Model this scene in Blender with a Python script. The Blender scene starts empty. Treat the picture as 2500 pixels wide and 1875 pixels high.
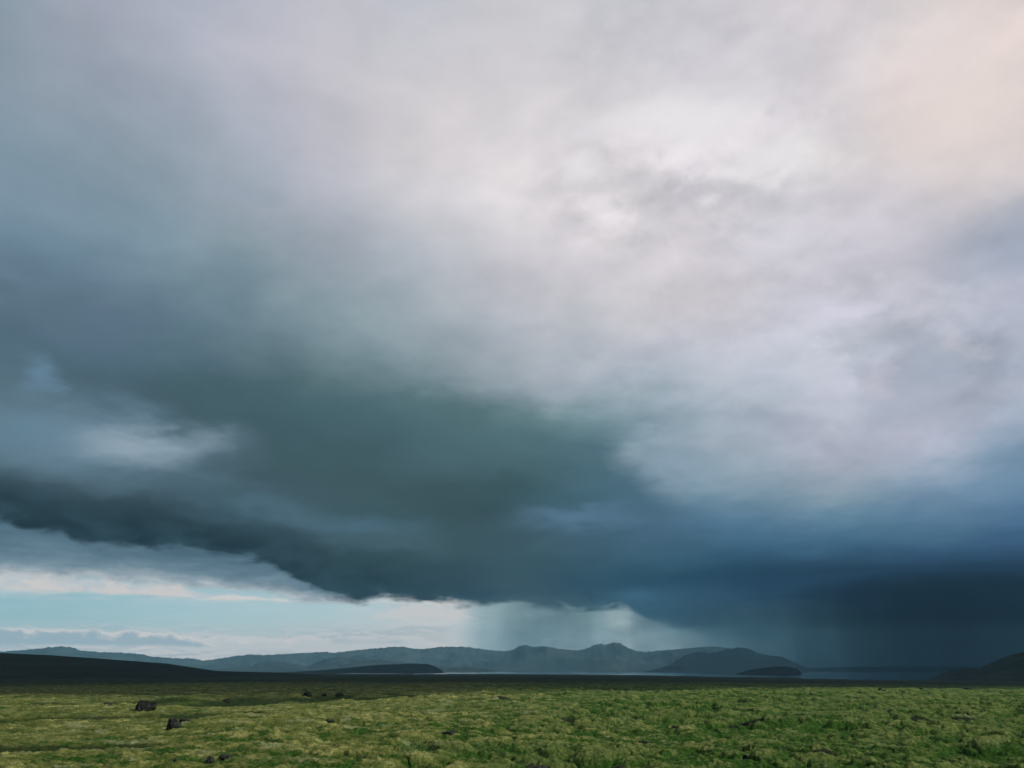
import bpy, math, random
import numpy as np
R = math.radians
sc = bpy.context.scene
COL = sc.collection

# ------------------------------------------------------------------ camera
cd = bpy.data.cameras.new('camera'); cam = bpy.data.objects.new('camera', cd); COL.objects.link(cam)
cam.location = (0, 0, 2.2); cam.rotation_euler = (R(90 + 19.66), 0, 0)
cd.sensor_width = 36; cd.lens = 27.99; cd.clip_start = 0.1; cd.clip_end = 60000
sc.camera = cam

# ------------------------------------------------------------------ view, sun
sc.view_settings.view_transform = 'Standard'; sc.view_settings.look = 'None'
sc.view_settings.exposure = 0.0; sc.view_settings.gamma = 1.0
SUN_AZ, SUN_EL, SUN_POWER = 110.0, 36.0, 4.1
sd = bpy.data.lights.new('sun', 'SUN'); sun = bpy.data.objects.new('sun', sd); COL.objects.link(sun)
sd.energy = SUN_POWER; sd.angle = R(0.5); sd.color = (1.0, 0.96, 0.88)
SV = (math.sin(R(SUN_AZ))*math.cos(R(SUN_EL)), math.cos(R(SUN_AZ))*math.cos(R(SUN_EL)), math.sin(R(SUN_EL)))
sun.rotation_euler = (R(90 - SUN_EL), 0, R(180 - SUN_AZ)); sun.location = (0, -20, 40)

# ------------------------------------------------------------------ sky tables: cloud colour by azimuth and elevation
SKY_EL=[0, 1.5, 3, 4, 5, 6, 7, 8, 9.5, 11, 12.5, 14, 16, 18, 20, 22, 25, 28, 32, 36, 40, 45]
SKY_A=[
(-40,[(40, 62, 72), (40, 62, 72), (40, 62, 72), (40, 62, 72), (40, 62, 72), (40, 62, 72), (40, 62, 72), (42, 65, 75), (58, 83, 97), (83, 112, 130), (91, 121, 141), (92, 122, 142), (84, 114, 134), (74, 103, 123), (79, 106, 126), (91, 120, 140), (109, 135, 153), (118, 143, 161), (128, 149, 166), (137, 156, 169), (140, 158, 172), (146, 161, 176)]),
(-34,[(40, 62, 72), (40, 62, 72), (40, 62, 72), (40, 62, 72), (40, 62, 72), (40, 62, 72), (40, 62, 72), (41, 63, 73), (48, 72, 84), (71, 98, 114), (90, 120, 140), (91, 121, 141), (89, 119, 139), (78, 108, 128), (76, 105, 125), (84, 111, 131), (102, 132, 152), (118, 143, 161), (132, 152, 168), (150, 161, 177), (161, 167, 184), (164, 169, 186)]),
(-28,[(40, 62, 72), (40, 62, 72), (40, 62, 72), (40, 62, 72), (40, 62, 72), (40, 62, 72), (40, 62, 72), (42, 64, 74), (46, 70, 81), (68, 94, 109), (92, 120, 139), (91, 119, 139), (75, 103, 123), (72, 102, 120), (81, 111, 133), (87, 113, 134), (103, 131, 149), (120, 146, 163), (142, 159, 174), (160, 169, 185), (169, 174, 191), (169, 175, 191)]),
(-22,[(40, 62, 72), (40, 62, 72), (40, 62, 72), (40, 62, 72), (40, 62, 72), (40, 62, 72), (40, 62, 72), (41, 65, 75), (56, 81, 94), (65, 93, 108), (82, 112, 130), (82, 110, 127), (66, 94, 106), (66, 96, 108), (78, 108, 125), (92, 121, 138), (111, 137, 151), (128, 151, 163), (155, 167, 182), (174, 179, 194), (184, 185, 198), (182, 184, 197)]),
(-16,[(46, 73, 83), (47, 74, 84), (46, 73, 83), (45, 71, 81), (43, 69, 79), (40, 65, 74), (43, 69, 78), (49, 76, 88), (63, 91, 106), (66, 95, 108), (66, 96, 108), (68, 98, 109), (69, 98, 109), (73, 103, 113), (86, 114, 125), (102, 129, 141), (127, 150, 161), (151, 163, 176), (178, 181, 194), (192, 191, 202), (197, 195, 204), (191, 191, 201)]),
(-10,[(50, 80, 90), (50, 80, 90), (50, 79, 89), (48, 77, 87), (41, 70, 81), (43, 72, 83), (49, 79, 89), (55, 86, 96), (62, 93, 104), (64, 94, 106), (66, 96, 106), (73, 103, 114), (81, 111, 121), (88, 118, 128), (103, 130, 140), (120, 145, 156), (144, 162, 172), (167, 176, 187), (195, 195, 203), (208, 204, 209), (206, 203, 208), (192, 194, 205)]),
(-5,[(53, 83, 94), (53, 83, 94), (53, 83, 94), (54, 84, 94), (44, 74, 87), (48, 78, 92), (54, 85, 97), (60, 91, 102), (63, 94, 105), (63, 93, 103), (66, 96, 107), (76, 106, 118), (90, 120, 131), (101, 131, 140), (121, 145, 156), (138, 158, 169), (162, 173, 183), (182, 186, 195), (205, 203, 209), (213, 208, 212), (207, 203, 208), (196, 197, 205)]),
(0,[(60, 90, 104), (60, 90, 104), (62, 92, 105), (68, 98, 110), (56, 86, 101), (56, 86, 101), (59, 88, 103), (62, 92, 107), (68, 98, 112), (63, 93, 103), (66, 96, 106), (77, 108, 119), (97, 128, 139), (114, 143, 152), (142, 160, 173), (158, 171, 183), (181, 186, 197), (199, 197, 205), (216, 212, 215), (214, 210, 213), (205, 202, 207), (200, 199, 204)]),
(5,[(54, 86, 103), (54, 86, 103), (55, 87, 103), (55, 89, 106), (47, 80, 100), (48, 82, 101), (58, 91, 109), (68, 100, 119), (75, 107, 128), (73, 105, 123), (80, 110, 127), (89, 120, 134), (106, 136, 147), (128, 153, 163), (159, 172, 185), (176, 184, 195), (196, 198, 205), (206, 203, 209), (216, 211, 215), (213, 209, 212), (204, 201, 206), (200, 200, 205)]),
(10,[(49, 82, 99), (49, 82, 100), (48, 83, 101), (45, 82, 102), (41, 77, 99), (42, 77, 98), (54, 89, 110), (68, 102, 125), (80, 114, 139), (87, 120, 141), (102, 131, 150), (116, 142, 157), (130, 154, 166), (149, 168, 179), (176, 185, 197), (193, 196, 206), (208, 206, 211), (213, 209, 214), (217, 213, 216), (212, 207, 212), (203, 201, 206), (200, 200, 206)]),
(16,[(40, 67, 84), (40, 69, 87), (38, 70, 89), (34, 68, 88), (36, 68, 89), (34, 66, 89), (49, 85, 109), (64, 102, 128), (86, 121, 148), (110, 141, 162), (139, 161, 177), (162, 176, 190), (171, 182, 196), (179, 188, 201), (193, 197, 209), (206, 205, 214), (215, 210, 215), (222, 216, 222), (223, 218, 223), (213, 209, 214), (207, 205, 211), (204, 203, 209)]),
(22,[(23, 40, 53), (24, 42, 56), (24, 43, 58), (23, 42, 59), (24, 44, 62), (31, 56, 78), (53, 86, 112), (70, 108, 135), (98, 133, 156), (133, 157, 173), (160, 172, 187), (176, 181, 196), (185, 189, 204), (189, 193, 207), (192, 196, 209), (199, 200, 212), (209, 206, 215), (214, 211, 220), (225, 221, 225), (210, 206, 212), (208, 205, 211), (208, 204, 210)]),
(28,[(17, 29, 41), (18, 32, 45), (19, 34, 49), (21, 35, 52), (22, 39, 58), (35, 60, 85), (57, 90, 121), (78, 114, 142), (101, 133, 160), (129, 154, 177), (165, 176, 194), (181, 184, 200), (182, 186, 201), (183, 187, 202), (184, 188, 202), (193, 194, 206), (198, 197, 208), (209, 205, 214), (222, 216, 218), (215, 209, 212), (211, 206, 210), (212, 205, 209)]),
(34,[(15, 26, 38), (16, 29, 42), (18, 32, 49), (20, 34, 51), (24, 41, 60), (42, 69, 97), (58, 91, 124), (72, 106, 142), (94, 129, 162), (113, 144, 171), (131, 156, 179), (158, 172, 191), (174, 181, 197), (172, 180, 196), (177, 182, 198), (181, 184, 200), (174, 181, 197), (207, 203, 208), (224, 214, 212), (221, 211, 211), (212, 205, 205), (212, 205, 206)]),
(40,[(15, 26, 38), (16, 29, 43), (19, 33, 50), (20, 35, 52), (30, 51, 73), (52, 83, 115), (64, 98, 132), (83, 118, 156), (104, 138, 167), (123, 151, 175), (149, 167, 187), (175, 182, 198), (172, 180, 196), (173, 179, 196), (179, 183, 199), (169, 178, 195), (177, 182, 197), (222, 212, 208), (221, 209, 207), (218, 206, 204), (216, 204, 202), (215, 204, 203)]),
]
LOW_EL=[0, 1.37, 2.17, 2.98, 3.79, 4.62, 5.72, 6.84]
LOW_C=[
(-31.58,[(205, 208, 209), (195, 205, 208), (175, 200, 205), (145, 190, 200), (140, 188, 200), (165, 195, 202), (180, 190, 192), (150, 170, 180)]),
(-28.95,[(206, 208, 209), (198, 206, 208), (180, 202, 206), (150, 193, 202), (145, 190, 202), (155, 192, 200), (175, 188, 190), (150, 170, 180)]),
(-26.19,[(207, 208, 209), (200, 207, 210), (185, 204, 208), (157, 198, 207), (152, 195, 206), (155, 195, 204), (175, 185, 190), (150, 170, 180)]),
(-23.28,[(208, 208, 209), (202, 208, 210), (190, 207, 211), (168, 203, 211), (162, 200, 210), (160, 195, 205), (165, 185, 192), (150, 172, 182)]),
(-20.25,[(208, 208, 209), (204, 208, 210), (192, 208, 212), (176, 206, 213), (170, 204, 213), (165, 198, 208), (160, 188, 196), (150, 175, 185)]),
(-17.09,[(208, 208, 209), (206, 208, 209), (196, 210, 212), (182, 209, 215), (175, 206, 214), (168, 200, 208), (160, 190, 200), (160, 185, 192)]),
(-13.81,[(208, 208, 209), (208, 208, 208), (200, 210, 212), (187, 210, 215), (180, 208, 216), (175, 203, 212), (165, 195, 205), (165, 190, 198)]),
(-9.77,[(208, 208, 208), (210, 208, 207), (205, 210, 211), (198, 214, 218), (192, 213, 219), (182, 208, 215), (172, 200, 208), (170, 195, 200)]),
(-7.01,[(208, 206, 206), (210, 207, 206), (208, 210, 209), (206, 214, 217), (202, 212, 216), (195, 208, 211), (185, 202, 206), (180, 198, 202)]),
(-4.22,[(202, 204, 204), (204, 205, 205), (206, 208, 207), (208, 212, 213), (208, 210, 210), (205, 206, 205), (190, 198, 200), (185, 195, 198)]),
(-1.97,[(150, 170, 174), (150, 170, 174), (150, 172, 176), (155, 176, 179), (150, 172, 176), (150, 170, 174), (140, 160, 165), (140, 160, 165)]),
(1.41,[(120, 148, 157), (125, 152, 160), (125, 152, 160), (128, 154, 160), (128, 154, 160), (128, 153, 160), (125, 150, 157), (125, 150, 157)]),
(4.78,[(135, 158, 164), (140, 162, 167), (138, 162, 166), (132, 159, 163), (126, 154, 160), (120, 150, 158), (120, 150, 158), (120, 150, 158)]),
(7.56,[(145, 165, 170), (146, 164, 168), (150, 168, 172), (150, 167, 170), (145, 164, 168), (142, 163, 166), (130, 155, 160), (130, 155, 160)]),
(9.22,[(145, 165, 168), (140, 160, 165), (140, 162, 167), (118, 142, 150), (112, 140, 148), (110, 140, 152), (100, 135, 150), (100, 135, 150)]),
(11.13,[(130, 150, 156), (140, 158, 164), (120, 147, 154), (82, 114, 127), (84, 118, 132), (75, 112, 128), (70, 108, 125), (70, 108, 125)]),
(13.81,[(74, 104, 116), (103, 132, 142), (74, 106, 120), (61, 95, 110), (65, 99, 114), (49, 83, 101), (47, 81, 99), (47, 81, 99)]),
(16.44,[(50, 78, 93), (76, 105, 116), (50, 81, 97), (44, 76, 92), (38, 68, 86), (37, 66, 85), (37, 66, 85), (37, 66, 85)]),
(20.25,[(30, 52, 65), (44, 68, 80), (41, 66, 78), (27, 49, 64), (26, 47, 64), (26, 47, 64), (26, 47, 64), (26, 47, 64)]),
(26.19,[(16, 30, 42), (17, 31, 43), (20, 36, 48), (18, 33, 46), (19, 33, 47), (19, 34, 48), (20, 34, 49), (20, 34, 49)]),
(31.58,[(13, 24, 36), (15, 26, 39), (15, 27, 41), (16, 28, 43), (16, 30, 44), (17, 30, 45), (18, 31, 46), (18, 31, 46)]),
]
EDGE_A=[(-40.49,8.27),(-32.77,8.44),(-29.56,7.85),(-27.49,7.20),(-24.84,7.57),(-24.41,7.34),(-22.70,7.25),(-20.60,7.25),(-17.96,6.93),(-15.71,6.26),(-14.34,5.41),(-12.26,4.51),(-8.14,4.51),(-5.97,4.43),(-4.35,4.25),(-2.39,4.15),(1.08,4.20),(4.54,3.92),(6.86,4.12),(7.98,4.11),(8.75,3.43),(9.63,2.88),(11.15,2.71),(14.18,2.57),(16.32,2.65),(18.54,2.72),(20.32,2.92),(22.30,2.96),(23.46,2.63),(24.93,3.05),(27.47,3.13),(31.78,3.13),(39.29,2.94)]
EDGE_B=[(-39.74,4.94),(-32.18,5.32),(-27.77,5.43),(-24.41,5.29),(-20.88,5.01),(-16.66,4.82),(-13.90,4.32),(-9.88,4.28),(-7.13,5.13),(-4.33,6.82),(40.20,6.97)]
BLOBS=[
(15.47,36.00,3.85,1.43,(232, 229, 233),0.80),
(22.10,33.09,4.33,1.79,(233, 231, 232),0.75),
(9.17,32.84,4.60,0.77,(207, 204, 208),0.80),
(7.20,33.80,2.02,0.96,(235, 232, 235),0.70),
(8.02,36.21,4.42,0.80,(222, 218, 224),0.60),
(24.54,22.60,2.36,1.20,(220, 218, 234),0.80),
(31.92,19.40,1.36,1.13,(208, 206, 214),0.50),
(27.24,16.48,3.10,1.57,(178, 186, 203),0.60),
(25.70,18.05,1.38,0.93,(204, 200, 214),0.60),
(30.01,18.18,1.63,1.28,(170, 182, 198),0.60),
(-28.48,13.54,7.53,2.44,(114, 143, 162),0.75),
(-24.54,13.72,3.62,1.38,(154, 172, 186),0.80),
(-32.67,17.19,1.58,1.24,(106, 138, 162),0.70),
(-32.44,13.65,2.92,1.23,(100, 134, 154),0.50),
(8.70,13.85,2.35,1.30,(163, 181, 194),0.30),
(9.35,14.84,2.06,0.46,(95, 130, 144),0.60),
(7.55,11.44,3.48,1.38,(76, 108, 126),0.75),
(11.86,12.86,3.13,1.71,(159, 178, 194),0.60),
(8.42,14.21,1.12,0.64,(164, 182, 194),0.30),
(11.12,14.90,2.61,0.86,(169, 184, 198),0.50),
(5.08,12.50,3.54,1.74,(74, 108, 120),0.50),
(-10.65,16.66,12.19,3.18,(62, 93, 102),0.50),
(-2.14,16.04,7.33,2.65,(72, 105, 111),0.40),
(13.51,36.51,7.40,1.69,(236, 234, 236),0.50),
(-11.33,9.48,4.88,0.62,(79, 115, 137),0.45),
(-18.55,9.86,4.35,0.60,(87, 121, 140),0.40),
(4.41,9.78,4.07,0.71,(92, 126, 151),0.70),
(0.58,6.84,3.18,0.79,(56, 84, 95),0.70),
(2.97,11.09,3.83,0.72,(63, 96, 109),0.60),
(-9.93,5.09,7.35,0.55,(41, 68, 78),0.80),
(-25.87,7.68,7.51,0.64,(42, 66, 76),0.70),
(-2.57,4.75,2.57,0.55,(40, 73, 90),0.70),
(10.98,4.26,4.06,1.03,(63, 104, 128),0.70),
(8.79,4.70,1.67,0.55,(68, 112, 138),0.50),
(19.35,5.40,6.37,0.58,(32, 64, 90),0.70),
(24.09,3.71,2.10,1.13,(31, 56, 82),0.70),
(12.65,4.64,3.22,0.59,(61, 98, 119),0.60),
(35.83,25.66,1.94,1.18,(176, 181, 196),0.50),
(34.69,23.68,2.80,1.09,(164, 176, 194),0.50),
(34.95,33.46,5.16,5.11,(230, 216, 212),0.65),
]
NISHGAIN=1.0

class NT:
    """small helper for node trees"""
    def __init__(s, tree): s.t = tree
    def n(s, typ, **kw):
        nd = s.t.nodes.new(typ)
        for k, v in kw.items(): setattr(nd, k, v)
        return nd
    def put(s, sock, v):
        if isinstance(v, bpy.types.NodeSocket): s.t.links.new(v, sock)
        elif isinstance(v, (tuple, list)) and len(v) == 3 and sock.type == 'RGBA': sock.default_value = (*v, 1)
        else: sock.default_value = v
    def m(s, op, a, b=0.0, c=0.0, clamp=False):
        nd = s.n('ShaderNodeMath', operation=op, use_clamp=clamp)
        s.put(nd.inputs[0], a); s.put(nd.inputs[1], b); s.put(nd.inputs[2], c); return nd.outputs[0]
    def vm(s, op, a, b=(0, 0, 0), scale=None):
        nd = s.n('ShaderNodeVectorMath', operation=op)
        s.put(nd.inputs[0], a)
        if op != 'SCALE': s.put(nd.inputs[1], b)
        else: s.put(nd.inputs['Scale'], scale)
        return nd.outputs['Value'] if op in ('LENGTH', 'DOT_PRODUCT') else nd.outputs[0]
    def sm(s, v, a, b, lo=0.0, hi=1.0, kind='SMOOTHSTEP'):
        nd = s.n('ShaderNodeMapRange', interpolation_type=kind, clamp=True)
        for i, x in enumerate((v, a, b, lo, hi)): s.put(nd.inputs[i], x)
        return nd.outputs[0]
    def mix(s, f, a, b, mode='MIX'):
        nd = s.n('ShaderNodeMix', data_type='RGBA', blend_type=mode, clamp_factor=True)
        s.put(nd.inputs['Factor'], f); s.put(nd.inputs['A'], a) if False else None
        s.put(nd.inputs[6], a); s.put(nd.inputs[7], b); return nd.outputs[2]
    def noise(s, vec, scale, detail=4.0, rough=0.5, dist=0.0, w=None, lac=2.0):
        nd = s.n('ShaderNodeTexNoise', noise_dimensions='4D' if w is not None else '3D')
        s.put(nd.inputs['Vector'], vec)
        if w is not None: nd.inputs['W'].default_value = w
        nd.inputs['Scale'].default_value = scale; nd.inputs['Detail'].default_value = detail
        nd.inputs['Roughness'].default_value = rough; nd.inputs['Distortion'].default_value = dist
        nd.inputs['Lacunarity'].default_value = lac
        return nd.outputs['Fac'], nd.outputs['Color']
    def ramp(s, f, stops, interp='LINEAR'):
        nd = s.n('ShaderNodeValToRGB'); cr = nd.color_ramp; cr.interpolation = interp
        els = cr.elements
        els[0].position = stops[0][0]; els[0].color = (*stops[0][1], 1)
        els[1].position = stops[-1][0]; els[1].color = (*stops[-1][1], 1)
        for p, c in stops[1:-1]:
            e = els.new(p); e.color = (*c, 1)
        s.put(nd.inputs[0], f); return nd.outputs[0]
    def xyz(s, x, y, z):
        nd = s.n('ShaderNodeCombineXYZ')
        for i, v in enumerate((x, y, z)): s.put(nd.inputs[i], v)
        return nd.outputs[0]

def lin(h):
    f = lambda v: v/12.92 if v <= .04045 else ((v + .055)/1.055)**2.4
    return tuple(f(v/255) for v in h)

# ------------------------------------------------------------------ world: Nishita sky behind a storm cloud deck
world = bpy.data.worlds.new('World'); sc.world = world; world.use_nodes = True
world.node_tree.nodes.clear()
w = NT(world.node_tree)
tc = w.n('ShaderNodeTexCoord').outputs['Generated']
sp = w.n('ShaderNodeSeparateXYZ'); w.put(sp.inputs[0], tc)
dx, dy, dz = sp.outputs
el0 = w.m('MULTIPLY', w.m('ARCSINE', dz), 180/math.pi)
az0 = w.m('MULTIPLY', w.m('ARCTAN2', dx, dy), 180/math.pi)
# cloud-deck coordinates (a flat layer overhead, compressing towards the horizon)
inv = w.m('DIVIDE', 1.0, w.m('ADD', w.m('MAXIMUM', dz, 0.0), 0.16))
deck = w.xyz(w.m('MULTIPLY', dx, inv), w.m('MULTIPLY', dy, inv), w.m('MULTIPLY', el0, 0.02))
hi = w.sm(el0, 2.0, 20.0, 0.06, 1.0)
def warp(scale, detail, rough, da, de, wv):
    c = w.noise(deck, scale, detail, rough, 0.0, wv)[1]
    s3 = w.n('ShaderNodeSeparateXYZ'); w.put(s3.inputs[0], c)
    a = w.m('MULTIPLY', w.m('MULTIPLY', w.m('SUBTRACT', s3.outputs[0], 0.5), da), hi)
    e = w.m('MULTIPLY', w.m('MULTIPLY', w.m('SUBTRACT', s3.outputs[1], 0.5), de), hi)
    return a, e
wa1, we1 = warp(1.6, 3.0, 0.5, 13.0, 6.0, 3.1)
wa2, we2 = warp(5.5, 9.0, 0.62, 7.0, 4.6, 8.7)
az = w.m('ADD', az0, w.m('ADD', wa1, wa2))
el = w.m('ADD', el0, w.m('ADD', we1, we2))

def columns(table, els, a, e, top):
    """blend of vertical ramps placed round the compass"""
    ec = w.m('DIVIDE', w.m('MAXIMUM', e, 0.0), top, clamp=True)
    out = None
    for i, (ai, cols) in enumerate(table):
        cols = [lin(c) for c in cols]
        r = w.ramp(ec, [(min(x/top, 1.0), c) for x, c in zip(els, cols)])
        if out is None: out = r
        else:
            lo = table[i-1][0]
            out = w.mix(w.sm(a, lo, ai, 0, 1, 'SMOOTHSTEP'), out, r)
    return out

deckcol = columns(SKY_A, SKY_EL, az, el, 60.0)
absaz = w.m('ABSOLUTE', az0)
deckcol = w.mix(w.sm(absaz, 48, 100), deckcol, w.ramp(w.m('DIVIDE', w.m('MAXIMUM', el0, 0.0), 90.0),
        [(0, lin((91, 113, 128))), (.2, lin((139, 151, 166))), (.5, lin((180, 182, 192))), (1, lin((196, 194, 200)))]))
deckcol = w.mix(w.sm(el0, 45, 75), deckcol, lin((194, 192, 198)))
# billowing relief in the deck
b1 = w.noise(deck, 2.6, 10.0, 0.56, 0.15, 1.3)[0]
b2 = w.noise(deck, 9.0, 8.0, 0.55, 0.3, 5.5)[0]
relief = w.m('ADD', w.m('MULTIPLY', w.m('SUBTRACT', b1, 0.5), 0.55), w.m('MULTIPLY', w.m('SUBTRACT', b2, 0.5), 0.20))
relief = w.m('MULTIPLY', relief, w.sm(az0, -30, 14, 0.45, 1.0))
# small cumulus puffs where the deck is thin and bright
def spot(x, y, sx, sy):
    d = w.vm('LENGTH', w.xyz(w.m('DIVIDE', w.m('SUBTRACT', az0, x), sx), w.m('DIVIDE', w.m('SUBTRACT', el0, y), sy), 0.0))
    return w.sm(d, 0.25, 1.3, 1.0, 0.0)
pv = w.vm('ADD', w.vm('MULTIPLY', tc, (1, 1, 1.5)), w.vm('SCALE', w.noise(tc, 12.0, 4, .55)[1], scale=0.045))
b3 = w.noise(pv, 8.5, 8.0, 0.52, 0.0, 2.7)[0]
b4 = w.noise(w.vm('ADD', pv, (0.0, 0.0, 0.02)), 8.5, 8.0, 0.52, 0.0, 2.7)[0]
puff = w.m('MAXIMUM', w.m('MULTIPLY', spot(14.5, 33.5, 15, 6.5), 0.68), w.m('MULTIPLY', spot(27.0, 19.5, 13, 8.0), 0.5))
puff = w.m('MAXIMUM', puff, w.m('MULTIPLY', w.m('MULTIPLY', w.sm(az0, -6, 12), w.sm(el0, 10, 18)), 0.2))
edge = w.m('ADD', w.sm(b3, .42, .58, -.20, .13), w.m('MULTIPLY', w.m('SUBTRACT', b3, b4), 1.8))
relief = w.m('ADD', relief, w.m('MULTIPLY', edge, puff))
b5 = w.noise(w.vm('MULTIPLY', tc, (1, 1, 2.2)), 5.0, 9.0, 0.55, 0.4, 6.1)[0]
relief = w.m('ADD', relief, w.m('MULTIPLY', w.m('SUBTRACT', b5, 0.5), w.sm(az0, -5, 12, .55, .32)))
deckcol = w.mix(1.0, deckcol, w.xyz(*[w.m('ADD', 1.0, w.m('MULTIPLY', relief, k)) for k in (1.0, .92, .86)]), 'MULTIPLY')
deckcol = w.mix(w.m('MULTIPLY', w.sm(az0, 12, -4), w.sm(el0, 27, 12)), deckcol, w.mix(1.0, deckcol, (1.03, 1.005, .945), 'MULTIPLY'))

deckcol = w.mix(w.m('MAXIMUM', w.m('MULTIPLY', spot(-9, 11.5, 24, 7.5), .8), w.m('MULTIPLY', spot(-30, 15, 14, 5), .5)), deckcol, w.mix(1.0, deckcol, (.70, .745, .735), 'MULTIPLY'))
hs = w.n('ShaderNodeHueSaturation'); w.put(hs.inputs['Color'], deckcol); hs.inputs['Saturation'].default_value = .88
deckcol = w.mix(w.sm(az0, 8, -6), deckcol, hs.outputs[0])

def blob(col, x, y, sx, sy, c, k, rough=None):
    u = w.m('DIVIDE', w.m('SUBTRACT', az, x), sx); v = w.m('DIVIDE', w.m('SUBTRACT', el, y), sy)
    d = w.vm('LENGTH', w.xyz(u, v, 0.0))
    return w.mix(w.sm(d, 0.0, 1.55, k, 0.0), col, lin(c))
for b in BLOBS: deckcol = blob(deckcol, *b)

# lower, clearer sky near the horizon
lowcol = columns(LOW_C, LOW_EL, az0, el0, 8.0)
strat = w.xyz(w.m('MULTIPLY', az0, 0.24), w.m('MULTIPLY', el0, 1.35), 0.0)
s1 = w.noise(strat, 1.0, 7.0, 0.6, 0.4, 2.2)[0]
s2 = w.noise(w.vm('ADD', strat, (0.0, 0.22, 0.0)), 1.0, 7.0, 0.6, 0.4, 2.2)[0]
left = w.sm(az0, -3.0, -5.5, 0.25, 1.0)
cov = w.m('MULTIPLY', w.sm(s1, 0.43, 0.53), left)
bandy = w.m('MAXIMUM', w.m('MAXIMUM', w.sm(el0, 2.9, 2.0), w.sm(el0, 3.9, 4.6)), w.m('MULTIPLY', w.sm(az0, -11, -5), 0.8))
cov = w.m('MULTIPLY', cov, w.m('ADD', 0.05, w.m('MULTIPLY', bandy, 0.38)))
nish = w.n('ShaderNodeTexSky', sky_type='NISHITA', sun_disc=False)
nish.sun_elevation = R(SUN_EL); nish.sun_rotation = R(SUN_AZ); nish.air_density = 1.0; nish.dust_density = 1.5
LOWGAIN = 11.5
low = w.mix(1.0, lowcol, (LOWGAIN,)*3, 'MULTIPLY')
low = w.mix(w.m('MULTIPLY', w.sm(az0, -2.0, -6.0), 0.25), low, w.mix(1.0, nish.outputs[0], (NISHGAIN,)*3, 'MULTIPLY'))
lit = w.sm(w.m('SUBTRACT', s1, s2), -0.06, 0.05)
cl = w.mix(lit, tuple(10.5*x for x in lin((165, 180, 190))), tuple(11.5*x for x in lin((222, 212, 208))))
cl = w.mix(w.sm(az0, -5.0, 3.0), cl, w.mix(1.0, low, (1.12,)*3, 'MULTIPLY'))
low = w.mix(cov, low, cl)
def bank(col, a0, a1, base, top, bump, fill, rim, k, seed, fq=0.9):
    """a far cumulus bank: flattish base, bumpy sunlit top"""
    v = w.xyz(w.m('MULTIPLY', az0, fq), w.m('MULTIPLY', el0, fq*1.6), seed)
    n = w.noise(v, 1.0, 6, .58, .25)[0]
    win = w.m('MULTIPLY', w.sm(az0, a0 - 1.5, a0 + 2.5), w.sm(az0, a1 + 2.0, a1 - 3.0))
    tp = w.m('ADD', w.m('ADD', base, w.m('MULTIPLY', win, top - base)), w.m('MULTIPLY', w.m('MULTIPLY', w.m('SUBTRACT', n, .5), bump*2.6), win))
    dd = w.m('SUBTRACT', tp, el0)
    al = w.m('MULTIPLY', w.sm(dd, -.02, .13), w.sm(w.m('ADD', el0, w.m('MULTIPLY', w.m('SUBTRACT', n, .5), .35)), base - .05, base + .22))
    c = w.mix(w.sm(w.m('ADD', dd, w.m('MULTIPLY', w.m('SUBTRACT', n, .5), 1.1)), .55, .05), tuple(11*x for x in lin(fill)), tuple(11.5*x for x in lin(rim)))
    return w.mix(w.m('MULTIPLY', al, w.m('MULTIPLY', w.sm(win, 0, .25), k)), col, c)
low = bank(low, -24, -4, 1.0, 2.05, .40, (206, 207, 206), (219, 212, 206), .75, 3.3, .7)
low = bank(low, -14, -4, 1.55, 1.95, .22, (180, 188, 192), (200, 200, 200), .8, 9.1, .6)
low = bank(low, -36, -20, 1.25, 2.25, .40, (164, 180, 188), (224, 215, 208), .95, 5.2, .8)
low = bank(low, -40, -20.5, 4.3, 5.3, .7, (214, 206, 202), (190, 196, 200), .85, 1.7, .75)
low = bank(low, -21, -14.5, 4.15, 4.55, .20, (216, 209, 204), (216, 209, 204), .85, 6.4, .6)
low = bank(low, -9.5, -3.2, 3.15, 4.2, .75, (216, 208, 203), (206, 204, 202), .6, 8.8, 1.1)
rn = w.noise(w.xyz(w.m('MULTIPLY', az0, .45), w.m('MULTIPLY', el0, .9), 0.0), 1.0, 6, .55, .3, 7.7)[0]
low = w.mix(w.sm(az0, -2.0, 2.0), low, w.mix(1.0, low, w.ramp(rn, [(.3, (.72, .74, .76)), (.55, (1.0, 1.0, 1.0)), (.75, (1.32, 1.28, 1.25))]), 'MULTIPLY'))

def curve(pts):
    """edge elevation as a function of azimuth"""
    lo, hiv = -60.0, 60.0
    nd = w.n('ShaderNodeFloatCurve'); cv = nd.mapping.curves[0]
    P = [((a - lo)/(hiv - lo), (e + 5)/30.0) for a, e in pts]
    P = [(0.0, P[0][1])] + P + [(1.0, P[-1][1])]
    cv.points[0].location = P[0]; cv.points[1].location = P[-1]
    for p in P[1:-1]: cv.points.new(*p)
    for p in cv.points: p.handle_type = 'VECTOR'
    nd.mapping.update()
    w.put(nd.inputs['Value'], w.m('DIVIDE', w.m('SUBTRACT', az0, lo), hiv - lo, clamp=True))
    return w.m('SUBTRACT', w.m('MULTIPLY', nd.outputs[0], 30.0), 5.0)
rag = w.xyz(w.m('MULTIPLY', az0, 0.34), w.m('MULTIPLY', el0, 0.9), 0.0)
r1 = w.noise(rag, 1.0, 9.0, 0.58, 0.5, 4.0)[0]
r2 = w.noise(rag, 1.4, 8.0, 0.6, 0.3, 9.0)[0]
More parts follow.
